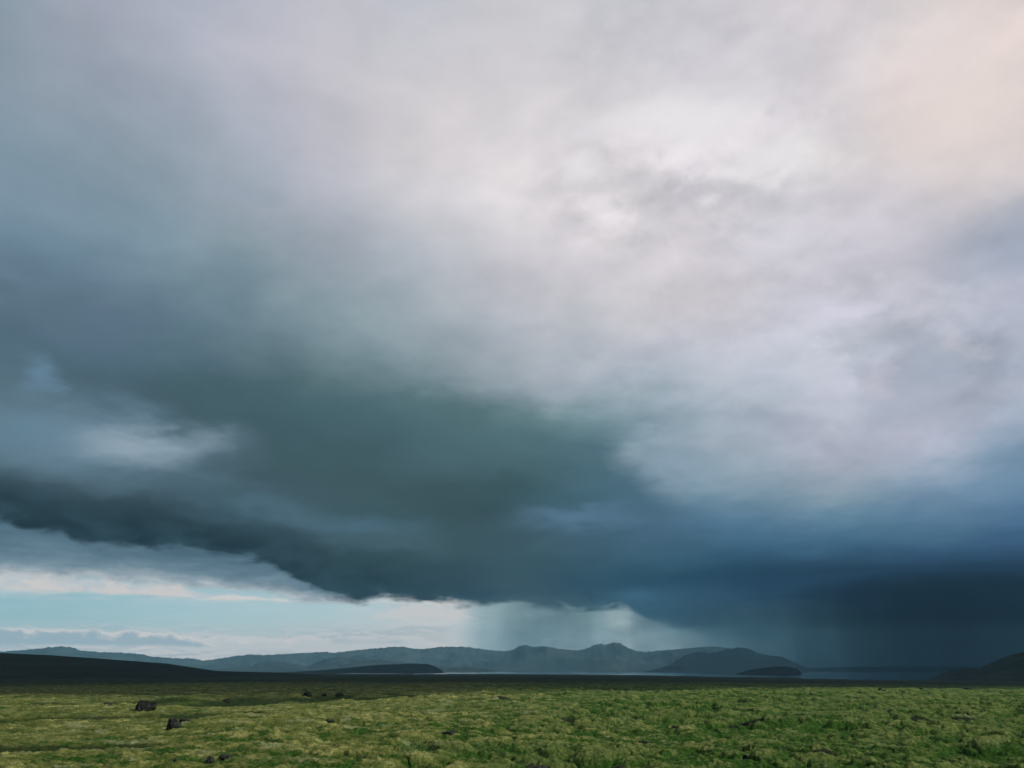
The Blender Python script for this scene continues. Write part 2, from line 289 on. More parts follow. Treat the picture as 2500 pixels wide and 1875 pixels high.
# the paler shelf under the storm cloud
eb = w.m('ADD', curve(EDGE_B), w.m('MULTIPLY', w.m('SUBTRACT', r2, 0.5), 1.6))
db = w.m('SUBTRACT', el0, eb)
shelf = w.ramp(w.m('DIVIDE', db, 3.0, clamp=True), [(0, lin((176, 184, 188))), (.10, lin((150, 166, 176))), (.24, lin((116, 140, 154))), (.5, lin((94, 122, 138))), (1, lin((78, 106, 122)))])
shelf = w.mix(1.0, shelf, w.xyz(*[w.m('ADD', 1.0, w.m('MULTIPLY', w.m('SUBTRACT', s1, 0.5), k)) for k in (1.3, 1.1, 1.0)]), 'MULTIPLY')
low = w.mix(w.sm(db, -0.35, 0.25), low, w.mix(1.0, shelf, (10.0,)*3, 'MULTIPLY'))
# the dark deck with its ragged lower edge
ea = w.m('ADD', curve(EDGE_A), w.m('MULTIPLY', w.m('SUBTRACT', r1, 0.5), 2.3))
da = w.m('SUBTRACT', el0, ea)
soft = w.sm(az0, 8.0, 17.0, 0.0, 1.0)
alpha = w.sm(da, w.m('SUBTRACT', -0.30, w.m('MULTIPLY', soft, 0.15)), w.m('ADD', 0.32, w.m('MULTIPLY', soft, 0.2)))
alpha = w.m('MAXIMUM', alpha, w.sm(absaz, 60, 90))
roll = w.m('ADD', da, w.m('MULTIPLY', w.m('SUBTRACT', r2, 0.5), 1.7))
rollk = w.m('MULTIPLY', w.sm(roll, 4.2, 0.5), w.sm(az0, 3.0, -10.0, 0.0, 0.78))
deckcol = w.mix(rollk, deckcol, w.mix(w.sm(r1, .3, .7), lin((24, 42, 50)), lin((48, 72, 82))))
rim = w.m('MULTIPLY', w.m('MULTIPLY', w.sm(roll, 2.6, 3.9), w.sm(roll, 6.0, 4.2)), w.sm(az0, -3.0, -9.0, 0.0, 0.3))
deckcol = w.mix(rim, deckcol, lin((86, 114, 130)))
navy = w.m('MULTIPLY', w.m('MULTIPLY', w.sm(roll, -.2, 1.0), w.sm(roll, 4.0, 2.2)), w.sm(az0, 7.0, 14.0, 0.0, 0.55))
deckcol = w.mix(navy, deckcol, lin((32, 60, 86)))
sky = w.mix(alpha, low, w.mix(1.0, deckcol, (10.0,)*3, 'MULTIPLY'))
bg = w.n('ShaderNodeBackground'); w.put(bg.inputs[0], sky); bg.inputs[1].default_value = 0.1
wo = w.n('ShaderNodeOutputWorld'); w.t.links.new(bg.outputs[0], wo.inputs[0])
world.cycles.sampling_method = 'MANUAL'; world.cycles.sample_map_resolution = 512

# ------------------------------------------------------------------ noise and the lie of the land
def _h(ix, iy, s):
    h = (ix.astype(np.int64)*374761393 + iy.astype(np.int64)*668265263 + s*974711) & 0xffffffff
    h = ((h ^ (h >> 13))*1274126177) & 0xffffffff
    h = ((h ^ (h >> 16))*2246822519) & 0xffffffff
    return ((h ^ (h >> 15)) & 0xffffff)/float(0xffffff)
def vn(x, y, s=0):
    ix, iy = np.floor(x), np.floor(y); fx, fy = x - ix, y - iy
    def g(ox, oy):
        a = _h(ix + ox, iy + oy, s)*2*np.pi
        return np.cos(a)*(fx - ox) + np.sin(a)*(fy - oy)
    u = fx*fx*fx*(fx*(fx*6 - 15) + 10); v = fy*fy*fy*(fy*(fy*6 - 15) + 10)
    return (g(0, 0)*(1-u) + g(1, 0)*u)*(1-v) + (g(0, 1)*(1-u) + g(1, 1)*u)*v
def fbm(x, y, s=0, o=4, g=0.5):
    r = 0; a = 1.0
    for k in range(o): r = r + a*vn(x*2**k + 17.3*k, y*2**k - 9.1*k, s + k); a *= g
    return r
def cells(x, y, s=0):
    """rounded cushions with creases between: 1 at a cushion's top, 0 in the crease"""
    ix, iy = np.floor(x), np.floor(y); d1 = np.full(x.shape, 9.0); idv = np.zeros(x.shape)
    for ox in (-1, 0, 1):
        for oy in (-1, 0, 1):
            cx = ix + ox; cy = iy + oy
            px = cx + .15 + .7*_h(cx, cy, s); py = cy + .15 + .7*_h(cx, cy, s + 1)
            rr = 0.75 + 0.55*_h(cx, cy, s + 2)
            d = ((x - px)**2 + (y - py)**2)/rr; q = d < d1
            d1 = np.where(q, d, d1); idv = np.where(q, _h(cx, cy, s + 4), idv)
    return np.clip(1 - d1*1.7, 0, 1), idv
def sst(x, a, b):
    t = np.clip((x - a)/(b - a), 0, 1); return t*t*(3 - 2*t)

TROUGHS = [(-27, 37, -17.5, 41.5, 2.5, .50), (-19, 24.5, -12, 26.8, 1.6, .28), (-31, 62.5, -24, 67, 4.0, .40), (-24, 67, -15, 79, 5.0, .45), (-13.5, 43.5, -8, 42.5, 1.6, .12)]
def seg(x, y, x0, y0, x1, y1, wd):
    x, y = x + wd*1.5*vn(x/4.5, y/4.5, 15), y + wd*1.5*vn(x/4.5 + 9, y/4.5, 16)
    dxx, dyy = x1 - x0, y1 - y0; L = dxx*dxx + dyy*dyy
    tt = np.clip(((x - x0)*dxx + (y - y0)*dyy)/L, 0, 1)
    return np.exp(-(np.hypot(x - x0 - tt*dxx, y - y0 - tt*dyy)/wd)**2)
def lush(x, y):
    r = 0
    for t in TROUGHS: r = np.maximum(r, seg(x, y, *t[:4], t[4]*1.1))
    return r
LAKE_Z = -6.0
SHORE_AZ = [-40, -8.6, -7.4, -6.6, -1.4, 6.9, 12.3, 16.3, 24, 32, 60]
SHORE_R = [9000, 9000, 2500, 1260, 1330, 1120, 960, 790, 680, 640, 640]
def relief(x, y):
    """ground height without the moss cushions"""
    x = np.asarray(x, float); y = np.asarray(y, float)
    r = np.hypot(x, y); az = np.degrees(np.arctan2(x, y))
    sh = np.interp(az, SHORE_AZ, SHORE_R) + 60*vn(az*0.8, az*0, 5)*np.clip(r/700, 0, 1)
    eff = np.minimum(sh, 1350.0)
    t = np.clip((r - 60)/(eff - 60), 0, 1)
    z = -5.75*t*np.clip((np.cos(np.radians(az)) + .35)/.9, 0, 1)
    z = z + 0.40*fbm(x/34, y/34, 21, 3)*sst(r, 8, 40) + 0.12*fbm(x/9, y/9, 22, 2)*sst(r, 5, 20)
    # shallow troughs crossing the left of the field
    for t in TROUGHS: z = z - t[5]*seg(x, y, *t[:5])
    under = sst(r, sh, sh + 70)*sst(-az, 12, 9)
    under = np.where(y > 0, under, 0)
    z = z - 3.4*under*(1 - sst(r, 2800, 3100))
    return z
def mounds(x, y):
    """moss cushions: height in metres and a 0..1 cushion-top value"""
    r = np.hypot(x, y)
    wx = x + .35*vn(x*.9, y*.9, 31); wy = y + .35*vn(x*.9 + 40, y*.9, 32)
    (c1, i1), (c2, i2), (c3, i3) = cells(wx/.80, wy/.74, 41), cells(wx/.31 + 7, wy/.29, 51), cells(wx/1.9 + 3, wy/1.7, 61)
    rough = sst(vn(x/11, y/11, 71) + .5*vn(x/4, y/4, 72) + .12 + .012*np.clip(x, -15, 20), -.3, .45)
    fine = fbm(x*3.2, y*3.2, 81, 4, .62)
    near = 1 - sst(r, 70, 190)
    r2 = sst(vn(x/6.5, y/6.5, 75) + .4*vn(x/2, y/2, 76), -.45, .5)
    side = sst(x, -9, 9)*.75 + .45
    h = (.28*side*np.sqrt(c1 + 2e-3)*(.3 + 1.0*i1)*(.25 + .75*rough)*(.45 + .75*r2) + .085*np.sqrt(c2 + 2e-3)*(.5 + .7*i2) + .075*fine)*(.25 + .75*near) + .20*np.sqrt(c3 + 1e-3)*(.2 + 1.0*i3)*(.35 + .65*rough)
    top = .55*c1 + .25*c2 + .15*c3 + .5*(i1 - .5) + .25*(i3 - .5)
    pit = sst(vn(x/1.7 + 5, y/1.7, 91) + .35*vn(x/.9, y/.9, 92), .26, .42)*(.3 + .7*rough)*sst(x, -14, 4)
    return h - .24 - .16*pit*(1 - sst(r, 120, 260)), top, pit
HAZE_C, HAZE_D = (.31, .74, 1.0), 1.35e-4
RAIN_D = .0008
# azimuth, distance, half width, half depth, (old), lean
RAIN_PALE = [(-0.75, 1610, 46, 40, 5, .05), (0.6, 1630, 52, 60, 5, .07), (1.6, 1570, 40, 46, 5, .10), (2.6, 1660, 98, 40, 5, .05), (3.7, 1590, 44, 72, 5, .10),
             (6.0, 1620, 96, 34, 5, .06)]
RAIN_VEIL = [(12.6, 1500, 120, 85), (15.5, 1560, 120, 100), (18.5, 1500, 120, 105)]
RAIN_DARK = [(22.5, 1500, 170, 120), (26.5, 1400, 195, 160), (29.5, 1300, 190, 150), (35.0, 1300, 300, 195)]
RAIN_NEAR = [(22.6, 985, 70, 60), (25.5, 960, 70, 80), (28.8, 980, 75, 75), (32, 1000, 90, 75)]
HILLS={
'far':[(-40.43,0.600),(-37.06,0.755),(-33.33,0.747),(-31.37,0.921),(-29.73,1.075),(-28.26,1.266),(-27.71,1.213),(-27.24,1.030),(-25.95,0.932),(-25.01,0.930),(-23.58,0.819),(-23.28,0.700),(-21.82,0.609),(-20.72,0.589),(-20.12,0.468),(-19.51,0.544),(-18.32,0.748),(-17.32,0.853),(-16.26,0.832),(-14.69,0.915),(-12.46,1.053),(-12.00,0.977),(-10.69,1.138),(-10.21,1.192),(-7.98,1.384),(-7.32,1.386),(-6.88,1.282),(-6.19,1.231),(-4.83,1.392),(-3.24,1.395),(-1.76,1.211),(-0.53,1.105),(0.06,1.185),(0.50,1.450),(0.95,1.530),(1.40,1.397),(2.21,1.423),(3.35,1.236),(4.46,1.155),(4.94,1.233),(5.61,1.496),(6.06,1.601),(6.42,1.494),(6.87,1.678),(7.31,1.650),(7.84,1.331),(8.41,1.120),(9.06,1.039),(10.07,1.140),(11.16,1.214),(12.40,1.313),(13.47,1.385),(15.03,1.221),(16.55,0.907),(18.04,0.499),(19.71,-0.098)],
'rainy':[(16.19,-0.201),(18.98,0.025),(21.92,0.097),(24.72,0.071),(28.07,0.115),(33.20,0.088),(38.67,0.163)],
'mid_left':[(-21.64,-0.194),(-18.48,0.000),(-17.24,0.100),(-16.63,0.377),(-16.00,0.479),(-14.95,0.380),(-13.65,0.102),(-12.99,0.409),(-12.42,0.615),(-11.55,0.720),(-10.19,0.516),(-8.84,0.544),(-7.47,0.390),(-5.82,0.287),(-4.16,0.104),(-1.94,-0.052),(-0.28,-0.209)],
'mid_right':[(9.61,-0.257),(10.97,0.463),(11.64,0.849),(12.43,1.053),(13.27,0.947),(14.05,1.124),(15.12,1.297),(15.76,1.242),(16.55,0.831),(17.78,0.725),(18.48,0.398),(19.23,0.000),(19.94,-0.245)],
'low_right':[(8.53,-0.258),(9.62,-0.052),(10.74,0.206),(12.39,0.512),(13.45,0.561),(14.83,0.405),(15.34,0.101),(15.93,-0.201)],
'peninsula':[(14.36,-0.454),(15.74,-0.075),(17.11,0.100),(17.92,0.124),(18.63,0.000),(18.85,-0.222),(18.90,-0.444)],
'headland':[(-18.44,-0.396),(-14.90,-0.227),(-12.29,-0.077),(-10.89,0.051),(-9.04,0.233),(-6.84,0.312),(-5.71,0.287),(-5.15,0.104),(-4.79,-0.052),(-4.42,-0.416)],
'shore':[(-5.25,-0.364),(-4.02,0.000),(-2.89,0.131),(-2.33,0.052),(-1.19,-0.131),(-0.55,-0.365)],
'left':[(-43.71,1.376),(-38.91,1.212),(-34.35,1.000),(-31.35,0.853),(-28.61,0.738),(-26.07,0.566),(-22.25,0.291),(-19.24,-0.148),(-15.10,-0.277),(-12.26,-0.458)],
'right':[(25.83,-0.795),(26.22,-0.584),(26.91,-0.279),(28.12,0.000),(28.98,0.023),(29.92,0.477),(30.66,0.746),(31.37,0.921),(33.43,1.255),(36.33,1.534),(39.76,1.258)],
}
ROCKS=[
(-19.01, 44.52, 1.24, 0.67, 'boulder', 'largest dark lava boulder, blocky with a flat slanting top, at left of field', 0),
(-12.68, 32.42, 0.66, 0.49, 'boulder', 'upright black boulder with steep left face, right of and nearer than the largest boulder', 1),
(-13.14, 34.7, 0.6, 0.25, 'rock', 'low mossy rock tailing off to the right from the upright black boulder', 2),
(-8.5, 22.12, 0.21, 0.15, 'rock', 'small pointed dark rock alone in pale moss at lower left', 3),
(-7.7, 22.35, 0.29, 0.2, 'rock', 'dark angular rock at the left end of the low ledge, lower left', 4),
(-7.42, 22.7, 0.49, 0.14, 'rock', 'long low rock at the right end of the low ledge, lower left', 5),
(-19.38, 80.88, 1.16, 0.6, 'boulder', 'rounded dark boulder, left of three along the far edge of the bright moss', 6),
(-18.63, 84.66, 0.71, 0.33, 'rock', 'small dark middle rock of the three along the far edge of bright moss', 7),
(-17.24, 85.25, 1.33, 0.5, 'boulder', 'wide dark boulder, right of the three along the far edge of the bright moss', 8),
(-24.62, 73.87, 0.89, 0.33, 'rock', 'low dark rock between the largest boulder and the three far-edge boulders', 9),
(-30.85, 65.41, 0.9, 0.41, 'rock', 'low dark rock directly left of the largest boulder', 12),
(-7.83, 37.08, 0.5, 0.23, 'rock', 'grey mossy rock at middle distance left of the picture centre', 14),
(-2.18, 29.99, 0.59, 0.21, 'rock', 'flat dark rock in green hollow near the picture centre', 19),
(-3.23, 25.59, 0.58, 0.17, 'rock', 'wide flat dark rock left of centre near the bottom', 20),
(4.33, 28.2, 0.62, 0.19, 'boulder', 'wide dark rock with moss cap, farther of a pair right of centre', 24),
(3.77, 25.55, 0.51, 0.17, 'boulder', 'wide dark rock, nearer of the pair right of centre', 25),
(0.59, 21.18, 1.18, 0.2, 'boulder', 'long black lava outcrop at the bottom edge of the picture', 27),
(2.63, 21.65, 0.55, 0.22, 'boulder', 'dark lump of lava with mossy sides at the bottom right of the long outcrop', 28),
(42.25, 98.01, 0.72, 0.51, 'boulder', 'taller dark boulder on the far right of the field, near the lake shore', 31),
(43.08, 98.3, 1.03, 0.41, 'rock', 'low rock touching the right side of the taller far-right boulder', 32),
(56.93, 118.43, 0.76, 0.44, 'rock', 'lone small rock right of the far-right boulder pair', 33),
(66.82, 125.05, 1.36, 0.27, 'rock', 'low flat far rock in front of the dark right-hand hill', 34),
(11.34, 31.81, 0.6, 0.24, 'rock', 'dark rock with a pale crest in the mounds at right', 35),
(6.17, 22.9, 0.35, 0.2, 'boulder', 'rounded dark mound of rock near the bottom right', 36),
(11.27, 25.62, 0.52, 0.2, 'rock', 'dark rock shelf under grey moss mounds at lower right', 37),
]

# ------------------------------------------------------------------ materials
def material(name):
    mt = bpy.data.materials.new(name); mt.use_nodes = True; mt.node_tree.nodes.clear()
    return mt, NT(mt.node_tree)
def finish(t, base, rough=0.9, bump=None, spec=0.2, strength=1.0, dist=0.02):
    p = t.n('ShaderNodeBsdfPrincipled'); t.put(p.inputs['Base Color'], base)
    t.put(p.inputs['Roughness'], rough); p.inputs['Specular IOR Level'].default_value = spec
    if bump is not None:
        b = t.n('ShaderNodeBump'); b.inputs['Strength'].default_value = strength; b.inputs['Distance'].default_value = dist
        t.put(b.inputs['Height'], bump); t.t.links.new(b.outputs[0], p.inputs['Normal'])
    o = t.n('ShaderNodeOutputMaterial'); t.t.links.new(p.outputs[0], o.inputs[0]); return p

def moss_material():
    mt, t = material('moss_heath')
    pos = t.n('ShaderNodeNewGeometry').outputs['Position']
    at = t.n('ShaderNodeAttribute', attribute_name='cushion').outputs['Fac']
    pit = t.n('ShaderNodeAttribute', attribute_name='lava').outputs['Fac']
    wet = t.n('ShaderNodeAttribute', attribute_name='lush').outputs['Fac']
    flat = t.vm('MULTIPLY', pos, (1, 1, 0.3))
    big = t.noise(flat, 0.07, 4, .55)[0]; mid = t.noise(flat, 0.33, 5, .6)[0]
    sml = t.noise(flat, 1.7, 6, .65)[0]; fin = t.noise(pos, 9.0, 5, .7)[0]; vf = t.noise(pos, 42.0, 3, .6)[0]
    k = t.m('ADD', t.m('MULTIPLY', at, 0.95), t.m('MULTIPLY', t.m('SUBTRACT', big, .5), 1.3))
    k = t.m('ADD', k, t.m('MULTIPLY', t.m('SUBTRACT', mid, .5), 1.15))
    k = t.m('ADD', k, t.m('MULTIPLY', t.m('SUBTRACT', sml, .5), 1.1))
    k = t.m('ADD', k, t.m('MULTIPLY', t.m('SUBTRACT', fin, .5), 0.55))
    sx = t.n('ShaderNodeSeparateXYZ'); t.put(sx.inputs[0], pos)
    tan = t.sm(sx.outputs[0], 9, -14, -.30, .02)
    moss = t.ramp(t.m('ADD', t.m('MULTIPLY', at, .22), t.m('ADD', t.m('MULTIPLY', sml, .45), t.m('MULTIPLY', fin, .40))), [(.40, MOSS[0]), (.60, MOSS[1]), (.80, MOSS[2])])  # paler cushion tops, darker sides: mound shading put into the moss colour
    moss = t.mix(t.sm(t.noise(flat, 0.5, 4, .6)[0], .56, .70), moss, MOSS[3])
    moss = t.mix(t.m('MULTIPLY', t.sm(t.m('ADD', sx.outputs[0], t.m('MULTIPLY', t.m('SUBTRACT', big, .5), 60)), -8, 8), .65), moss, t.ramp(fin, [(.3, (.016, .045, .008)), (.52, (.052, .100, .022)), (.74, (.20, .26, .09))]))
    grass = t.ramp(fin, [(.3, GRASS[0]), (.52, GRASS[1]), (.75, GRASS[2])])
    c = t.mix(t.sm(t.m('ADD', k, tan), 0.17, 0.58), grass, moss)  # grass in creases, moss on tops; also paints in shade contrast
    c = t.mix(t.m('MULTIPLY', t.sm(pit, .35, .8), t.sm(fin, .3, .5, .55, 1.0)), c, t.ramp(vf, [(.3, (.006, .010, .006)), (.7, (.022, .028, .016))]))
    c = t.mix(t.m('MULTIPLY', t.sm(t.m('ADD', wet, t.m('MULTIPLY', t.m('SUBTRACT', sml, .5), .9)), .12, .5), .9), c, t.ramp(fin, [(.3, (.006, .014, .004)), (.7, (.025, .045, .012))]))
    c = t.mix(1.0, c, t.ramp(vf, [(.28, (.32, .36, .30)), (.72, (1.6, 1.57, 1.5))]), 'MULTIPLY')
    # heather takes over from the moss; its dark start also paints the cloud-shadow edge
    d = t.vm('LENGTH', t.vm('MULTIPLY', pos, (1, 1, 0)))
    sx = t.n('ShaderNodeSeparateXYZ'); t.put(sx.inputs[0], pos)
    d = t.m('SUBTRACT', d, t.m('MULTIPLY', t.m('MAXIMUM', sx.outputs[0], 0.0), 0.55))
    hk = t.sm(t.m('ADD', d, t.m('MULTIPLY', t.m('SUBTRACT', big, .5), 90)), 100, 240)
    heath = t.ramp(mid, [(.3, HEATH[0]), (.55, HEATH[1]), (.75, HEATH[2])])
    c = t.mix(hk, c, heath)
    bmp = t.m('ADD', t.m('MULTIPLY', fin, 0.7), t.m('MULTIPLY', vf, 0.35))
    finish(t, c, 0.95, bmp, 0.06, 1.0, 0.10)
    return mt
MOSS = [(.026, .050, .010), (.105, .125, .032), (.40, .38, .15), (.20, .22, .115)]
GRASS = [(.007, .024, .004), (.028, .074, .010), (.070, .145, .022)]
HEATH = [(.005, .010, .005), (.015, .026, .010), (.045, .060, .020)]

def hill_material(name, a, b, c, scale):
    mt, t = material(name)
    pos = t.n('ShaderNodeNewGeometry').outputs['Position']
    n1 = t.noise(t.vm('MULTIPLY', pos, (1, 1, 2.0)), scale, 7, .62, .4)[0]
    col = t.ramp(n1, [(.3, a), (.5, b), (.7, c)])
    finish(t, col, 0.95, n1, 0.05, 0.6, 6.0)
    return mt

def rock_material():
    mt, t = material('lava_rock')
    pos = t.n('ShaderNodeTexCoord').outputs['Object']
    geo = t.n('ShaderNodeNewGeometry')
    n1 = t.noise(pos, 7, 8, .65)[0]; n2 = t.noise(geo.outputs['Position'], 5.5, 4, .6)[0]
    col = t.ramp(n1, [(.3, (.004, .0046, .004)), (.5, (.013, .0145, .012)), (.72, (.055, .060, .048))])
    sx = t.n('ShaderNodeSeparateXYZ'); t.put(sx.inputs[0], geo.outputs['Normal'])
    top = t.m('MULTIPLY', t.sm(sx.outputs[2], .55, .9), t.sm(n2, .50, .62))
    oi = t.n('ShaderNodeObjectInfo').outputs['Random']
    top = t.m('MULTIPLY', top, t.sm(oi, .2, .8, .25, 1.0))
    col = t.mix(top, col, t.ramp(n1, [(.3, (.06, .075, .03)), (.7, (.16, .16, .085))]))
    finish(t, col, 0.9, n1, 0.10, 1.0, 0.05)
    return mt

def water_material():
    mt, t = material('lake_water')
    pos = t.n('ShaderNodeNewGeometry').outputs['Position']
    n = t.noise(t.vm('MULTIPLY', pos, (.5, 1, 1)), 0.35, 4, .55)[0]
    sx = t.n('ShaderNodeSeparateXYZ'); t.put(sx.inputs[0], pos)
    finish(t, (.012, .022, .028), t.sm(sx.outputs[0], -150, 150, .05, .06), n, 0.5, 0.04, 0.3)
    return mt

# ------------------------------------------------------------------ meshes
def mesh_obj(name, verts, faces, mat, smooth=True, attrs=None):
    me = bpy.data.meshes.new(name)
    verts = np.asarray(verts, np.float32); faces = np.asarray(faces, np.int32)
    nv, nf = len(verts), len(faces); k = faces.shape[1]
    me.vertices.add(nv); me.vertices.foreach_set('co', verts.ravel())
    me.loops.add(nf*k); me.loops.foreach_set('vertex_index', faces.ravel())
    me.polygons.add(nf); me.polygons.foreach_set('loop_start', np.arange(0, nf*k, k, dtype=np.int32))
    me.polygons.foreach_set('loop_total', np.full(nf, k, np.int32))
    me.polygons.foreach_set('use_smooth', np.full(nf, smooth, bool))
    me.update(calc_edges=True); me.validate()
    for n, v in (attrs or {}).items():
        a = me.attributes.new(n, 'FLOAT', 'POINT'); a.data.foreach_set('value', np.asarray(v, np.float32).ravel())
    me.materials.append(mat)
    o = bpy.data.objects.new(name, me); COL.objects.link(o); return o
def grid_faces(nu, nv, wrap=False):
    u = np.arange(nu if wrap else nu - 1); v = np.arange(nv - 1)
    U, V = np.meshgrid(u, v, indexing='ij'); U2 = (U + 1) % nu
    return np.stack([U*nv + V, U2*nv + V, U2*nv + V + 1, U*nv + V + 1], -1).reshape(-1, 4)

# the ground: one sheet in rings round the viewpoint, finest in the foreground
rr = [0.6, 1.2, 2.2, 3.5, 5.0, 6.5]
while rr[-1] < 3690: rr.append(rr[-1]*(1.0034 if 12 < rr[-1] < 140 else 1.007 if rr[-1] < 700 else 1.02))
rr = np.array(rr)
aa = np.concatenate([np.arange(-41, 41, .062), np.arange(41, 319, 1.2)])
AZ, RR = np.meshgrid(np.radians(aa), rr, indexing='ij')
X, Y = RR*np.sin(AZ), RR*np.cos(AZ)
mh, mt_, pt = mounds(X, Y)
fade = sst(RR, 1.0, 5.0)
Z = relief(X, Y) + mh*fade
vs = np.stack([X, Y, Z], -1).reshape(-1, 3)
fs = grid_faces(len(aa), len(rr), True)
centre = len(vs); vs = np.vstack([vs, [[0, 0, 0]]])
ids = np.arange(len(aa))*len(rr); nx = np.roll(ids, -1)
cap = np.stack([np.full(len(ids), centre), nx, ids, ids], -1)
fs = fs[:, ::-1]
moss = moss_material()
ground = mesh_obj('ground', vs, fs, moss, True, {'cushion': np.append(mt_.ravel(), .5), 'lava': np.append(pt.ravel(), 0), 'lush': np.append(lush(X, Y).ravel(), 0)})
ground['kind'] = 'structure'; ground['label'] = 'mossy green lava field with cushions of pale moss, sloping gently to the lake'

# the lake
lake_m = water_material()
la = np.radians(np.linspace(-11.5, 62, 420)); lr = np.concatenate([np.linspace(480, 900, 60)[:-1], np.arange(900, 3000, 2.6), np.linspace(3000, 3300, 10)])
LA, LR = np.meshgrid(la, lr, indexing='ij')
# wind waves running towards the near shore, livelier at the lake's left end
lively = (1.5 - .35*sst(LR*np.sin(LA), -200, 0) - 1.0*sst(LR*np.sin(LA), 40, 480))*sst(LR, 880, 960)
wave = .42*vn(LR/8.5, LA*22, 141) + .16*vn(LR/5.5, LA*40, 142)
lake = mesh_obj('lake', np.stack([LR*np.sin(LA), LR*np.cos(LA), LAKE_Z + wave*lively], -1).reshape(-1, 3), grid_faces(len(la), len(lr))[:, ::-1], lake_m)
lake['kind'] = 'structure'; lake['label'] = 'narrow strip of still lake water, silvery at its left end'

# hills: each a ridge with its own distance and depth
def hill(name, key, dist, near, far, base, mat, label, seed, gully=.25, jag=0.0, step=.05, dist_fn=None):
    pts = HILLS[key]; a0, a1 = pts[0][0], pts[-1][0]
    a = np.arange(a0, a1 + step, step)
    e = np.interp(a, [p[0] for p in pts], [p[1] for p in pts])
    ker = np.exp(-.5*(np.arange(-6, 7)*step/.05)**2); ker /= ker.sum()
    e = np.convolve(np.pad(e, 6, 'edge'), ker, 'valid')
    teeth = jag*fbm(a*3.3, a*0 + seed, seed, 4, .6)
    D = np.full(a.shape, float(dist)) if dist_fn is None else dist_fn(a)
    H = 2.2 + D*np.tan(np.radians(e))
    s = np.concatenate([np.linspace(-1, 0, 26), np.linspace(0, 1, 9)[1:]])
    A, S = np.meshgrid(a, s, indexing='ij'); Hm = H[:, None]; Dm = D[:, None]
    rad = Dm + np.where(S < 0, S*near, S*far)
    x, y = rad*np.sin(np.radians(A)), rad*np.cos(np.radians(A))
    f = np.where(S < 0, (1 + S), 1 - S*S)
    f = np.where(S < 0, f**1.25*(1 - .0*S), f)
    rel = np.maximum(Hm - base, .5)
    nz = fbm(x/(near*.55), y/(near*.55), seed + 3, 5, .55)
    g = gully*nz*np.sin(np.pi*np.clip(f, 0, 1))
    z = base + rel*np.clip(f + np.where(S <= 0, np.minimum(g, .9*(1 - f)*1.0), 0), -.3, 1.0)
    z = np.where(S == 0, Hm, z) + (D*np.radians(teeth))[:, None]*np.exp(-(S/.10)**2)
    z[:, 0] = base - 3; z[:, -1] = base - 6
    o = mesh_obj(name, np.stack([x, y, z], -1).reshape(-1, 3), grid_faces(len(a), len(s))[:, ::-1], mat)
    o['kind'] = 'structure'; o['label'] = label
    return o
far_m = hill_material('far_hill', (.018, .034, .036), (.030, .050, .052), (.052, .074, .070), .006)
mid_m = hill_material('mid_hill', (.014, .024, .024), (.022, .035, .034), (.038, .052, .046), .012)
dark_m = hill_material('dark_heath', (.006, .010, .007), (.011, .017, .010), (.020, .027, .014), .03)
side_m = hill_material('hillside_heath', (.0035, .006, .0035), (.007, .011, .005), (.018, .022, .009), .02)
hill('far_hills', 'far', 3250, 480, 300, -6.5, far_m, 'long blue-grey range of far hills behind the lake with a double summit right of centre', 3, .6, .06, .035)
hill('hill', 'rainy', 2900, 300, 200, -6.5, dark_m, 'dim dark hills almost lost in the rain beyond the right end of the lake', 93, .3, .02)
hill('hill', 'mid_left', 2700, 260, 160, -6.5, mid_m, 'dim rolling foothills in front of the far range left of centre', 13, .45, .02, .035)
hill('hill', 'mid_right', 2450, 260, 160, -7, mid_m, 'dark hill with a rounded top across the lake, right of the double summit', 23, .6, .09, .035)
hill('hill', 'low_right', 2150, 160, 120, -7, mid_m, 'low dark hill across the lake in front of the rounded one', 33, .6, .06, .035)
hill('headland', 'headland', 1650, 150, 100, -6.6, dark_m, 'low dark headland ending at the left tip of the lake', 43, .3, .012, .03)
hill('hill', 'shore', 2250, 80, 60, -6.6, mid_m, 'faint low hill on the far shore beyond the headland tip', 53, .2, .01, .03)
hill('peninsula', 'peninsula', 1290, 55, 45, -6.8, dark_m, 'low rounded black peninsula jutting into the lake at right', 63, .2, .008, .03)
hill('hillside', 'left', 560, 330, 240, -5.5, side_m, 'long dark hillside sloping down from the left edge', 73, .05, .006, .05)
hill('hillside', 'right', 700, 90, 150, -7.0, dark_m, 'near-black hillside rising at the right edge beside the lake', 83, .25, .02, .04)

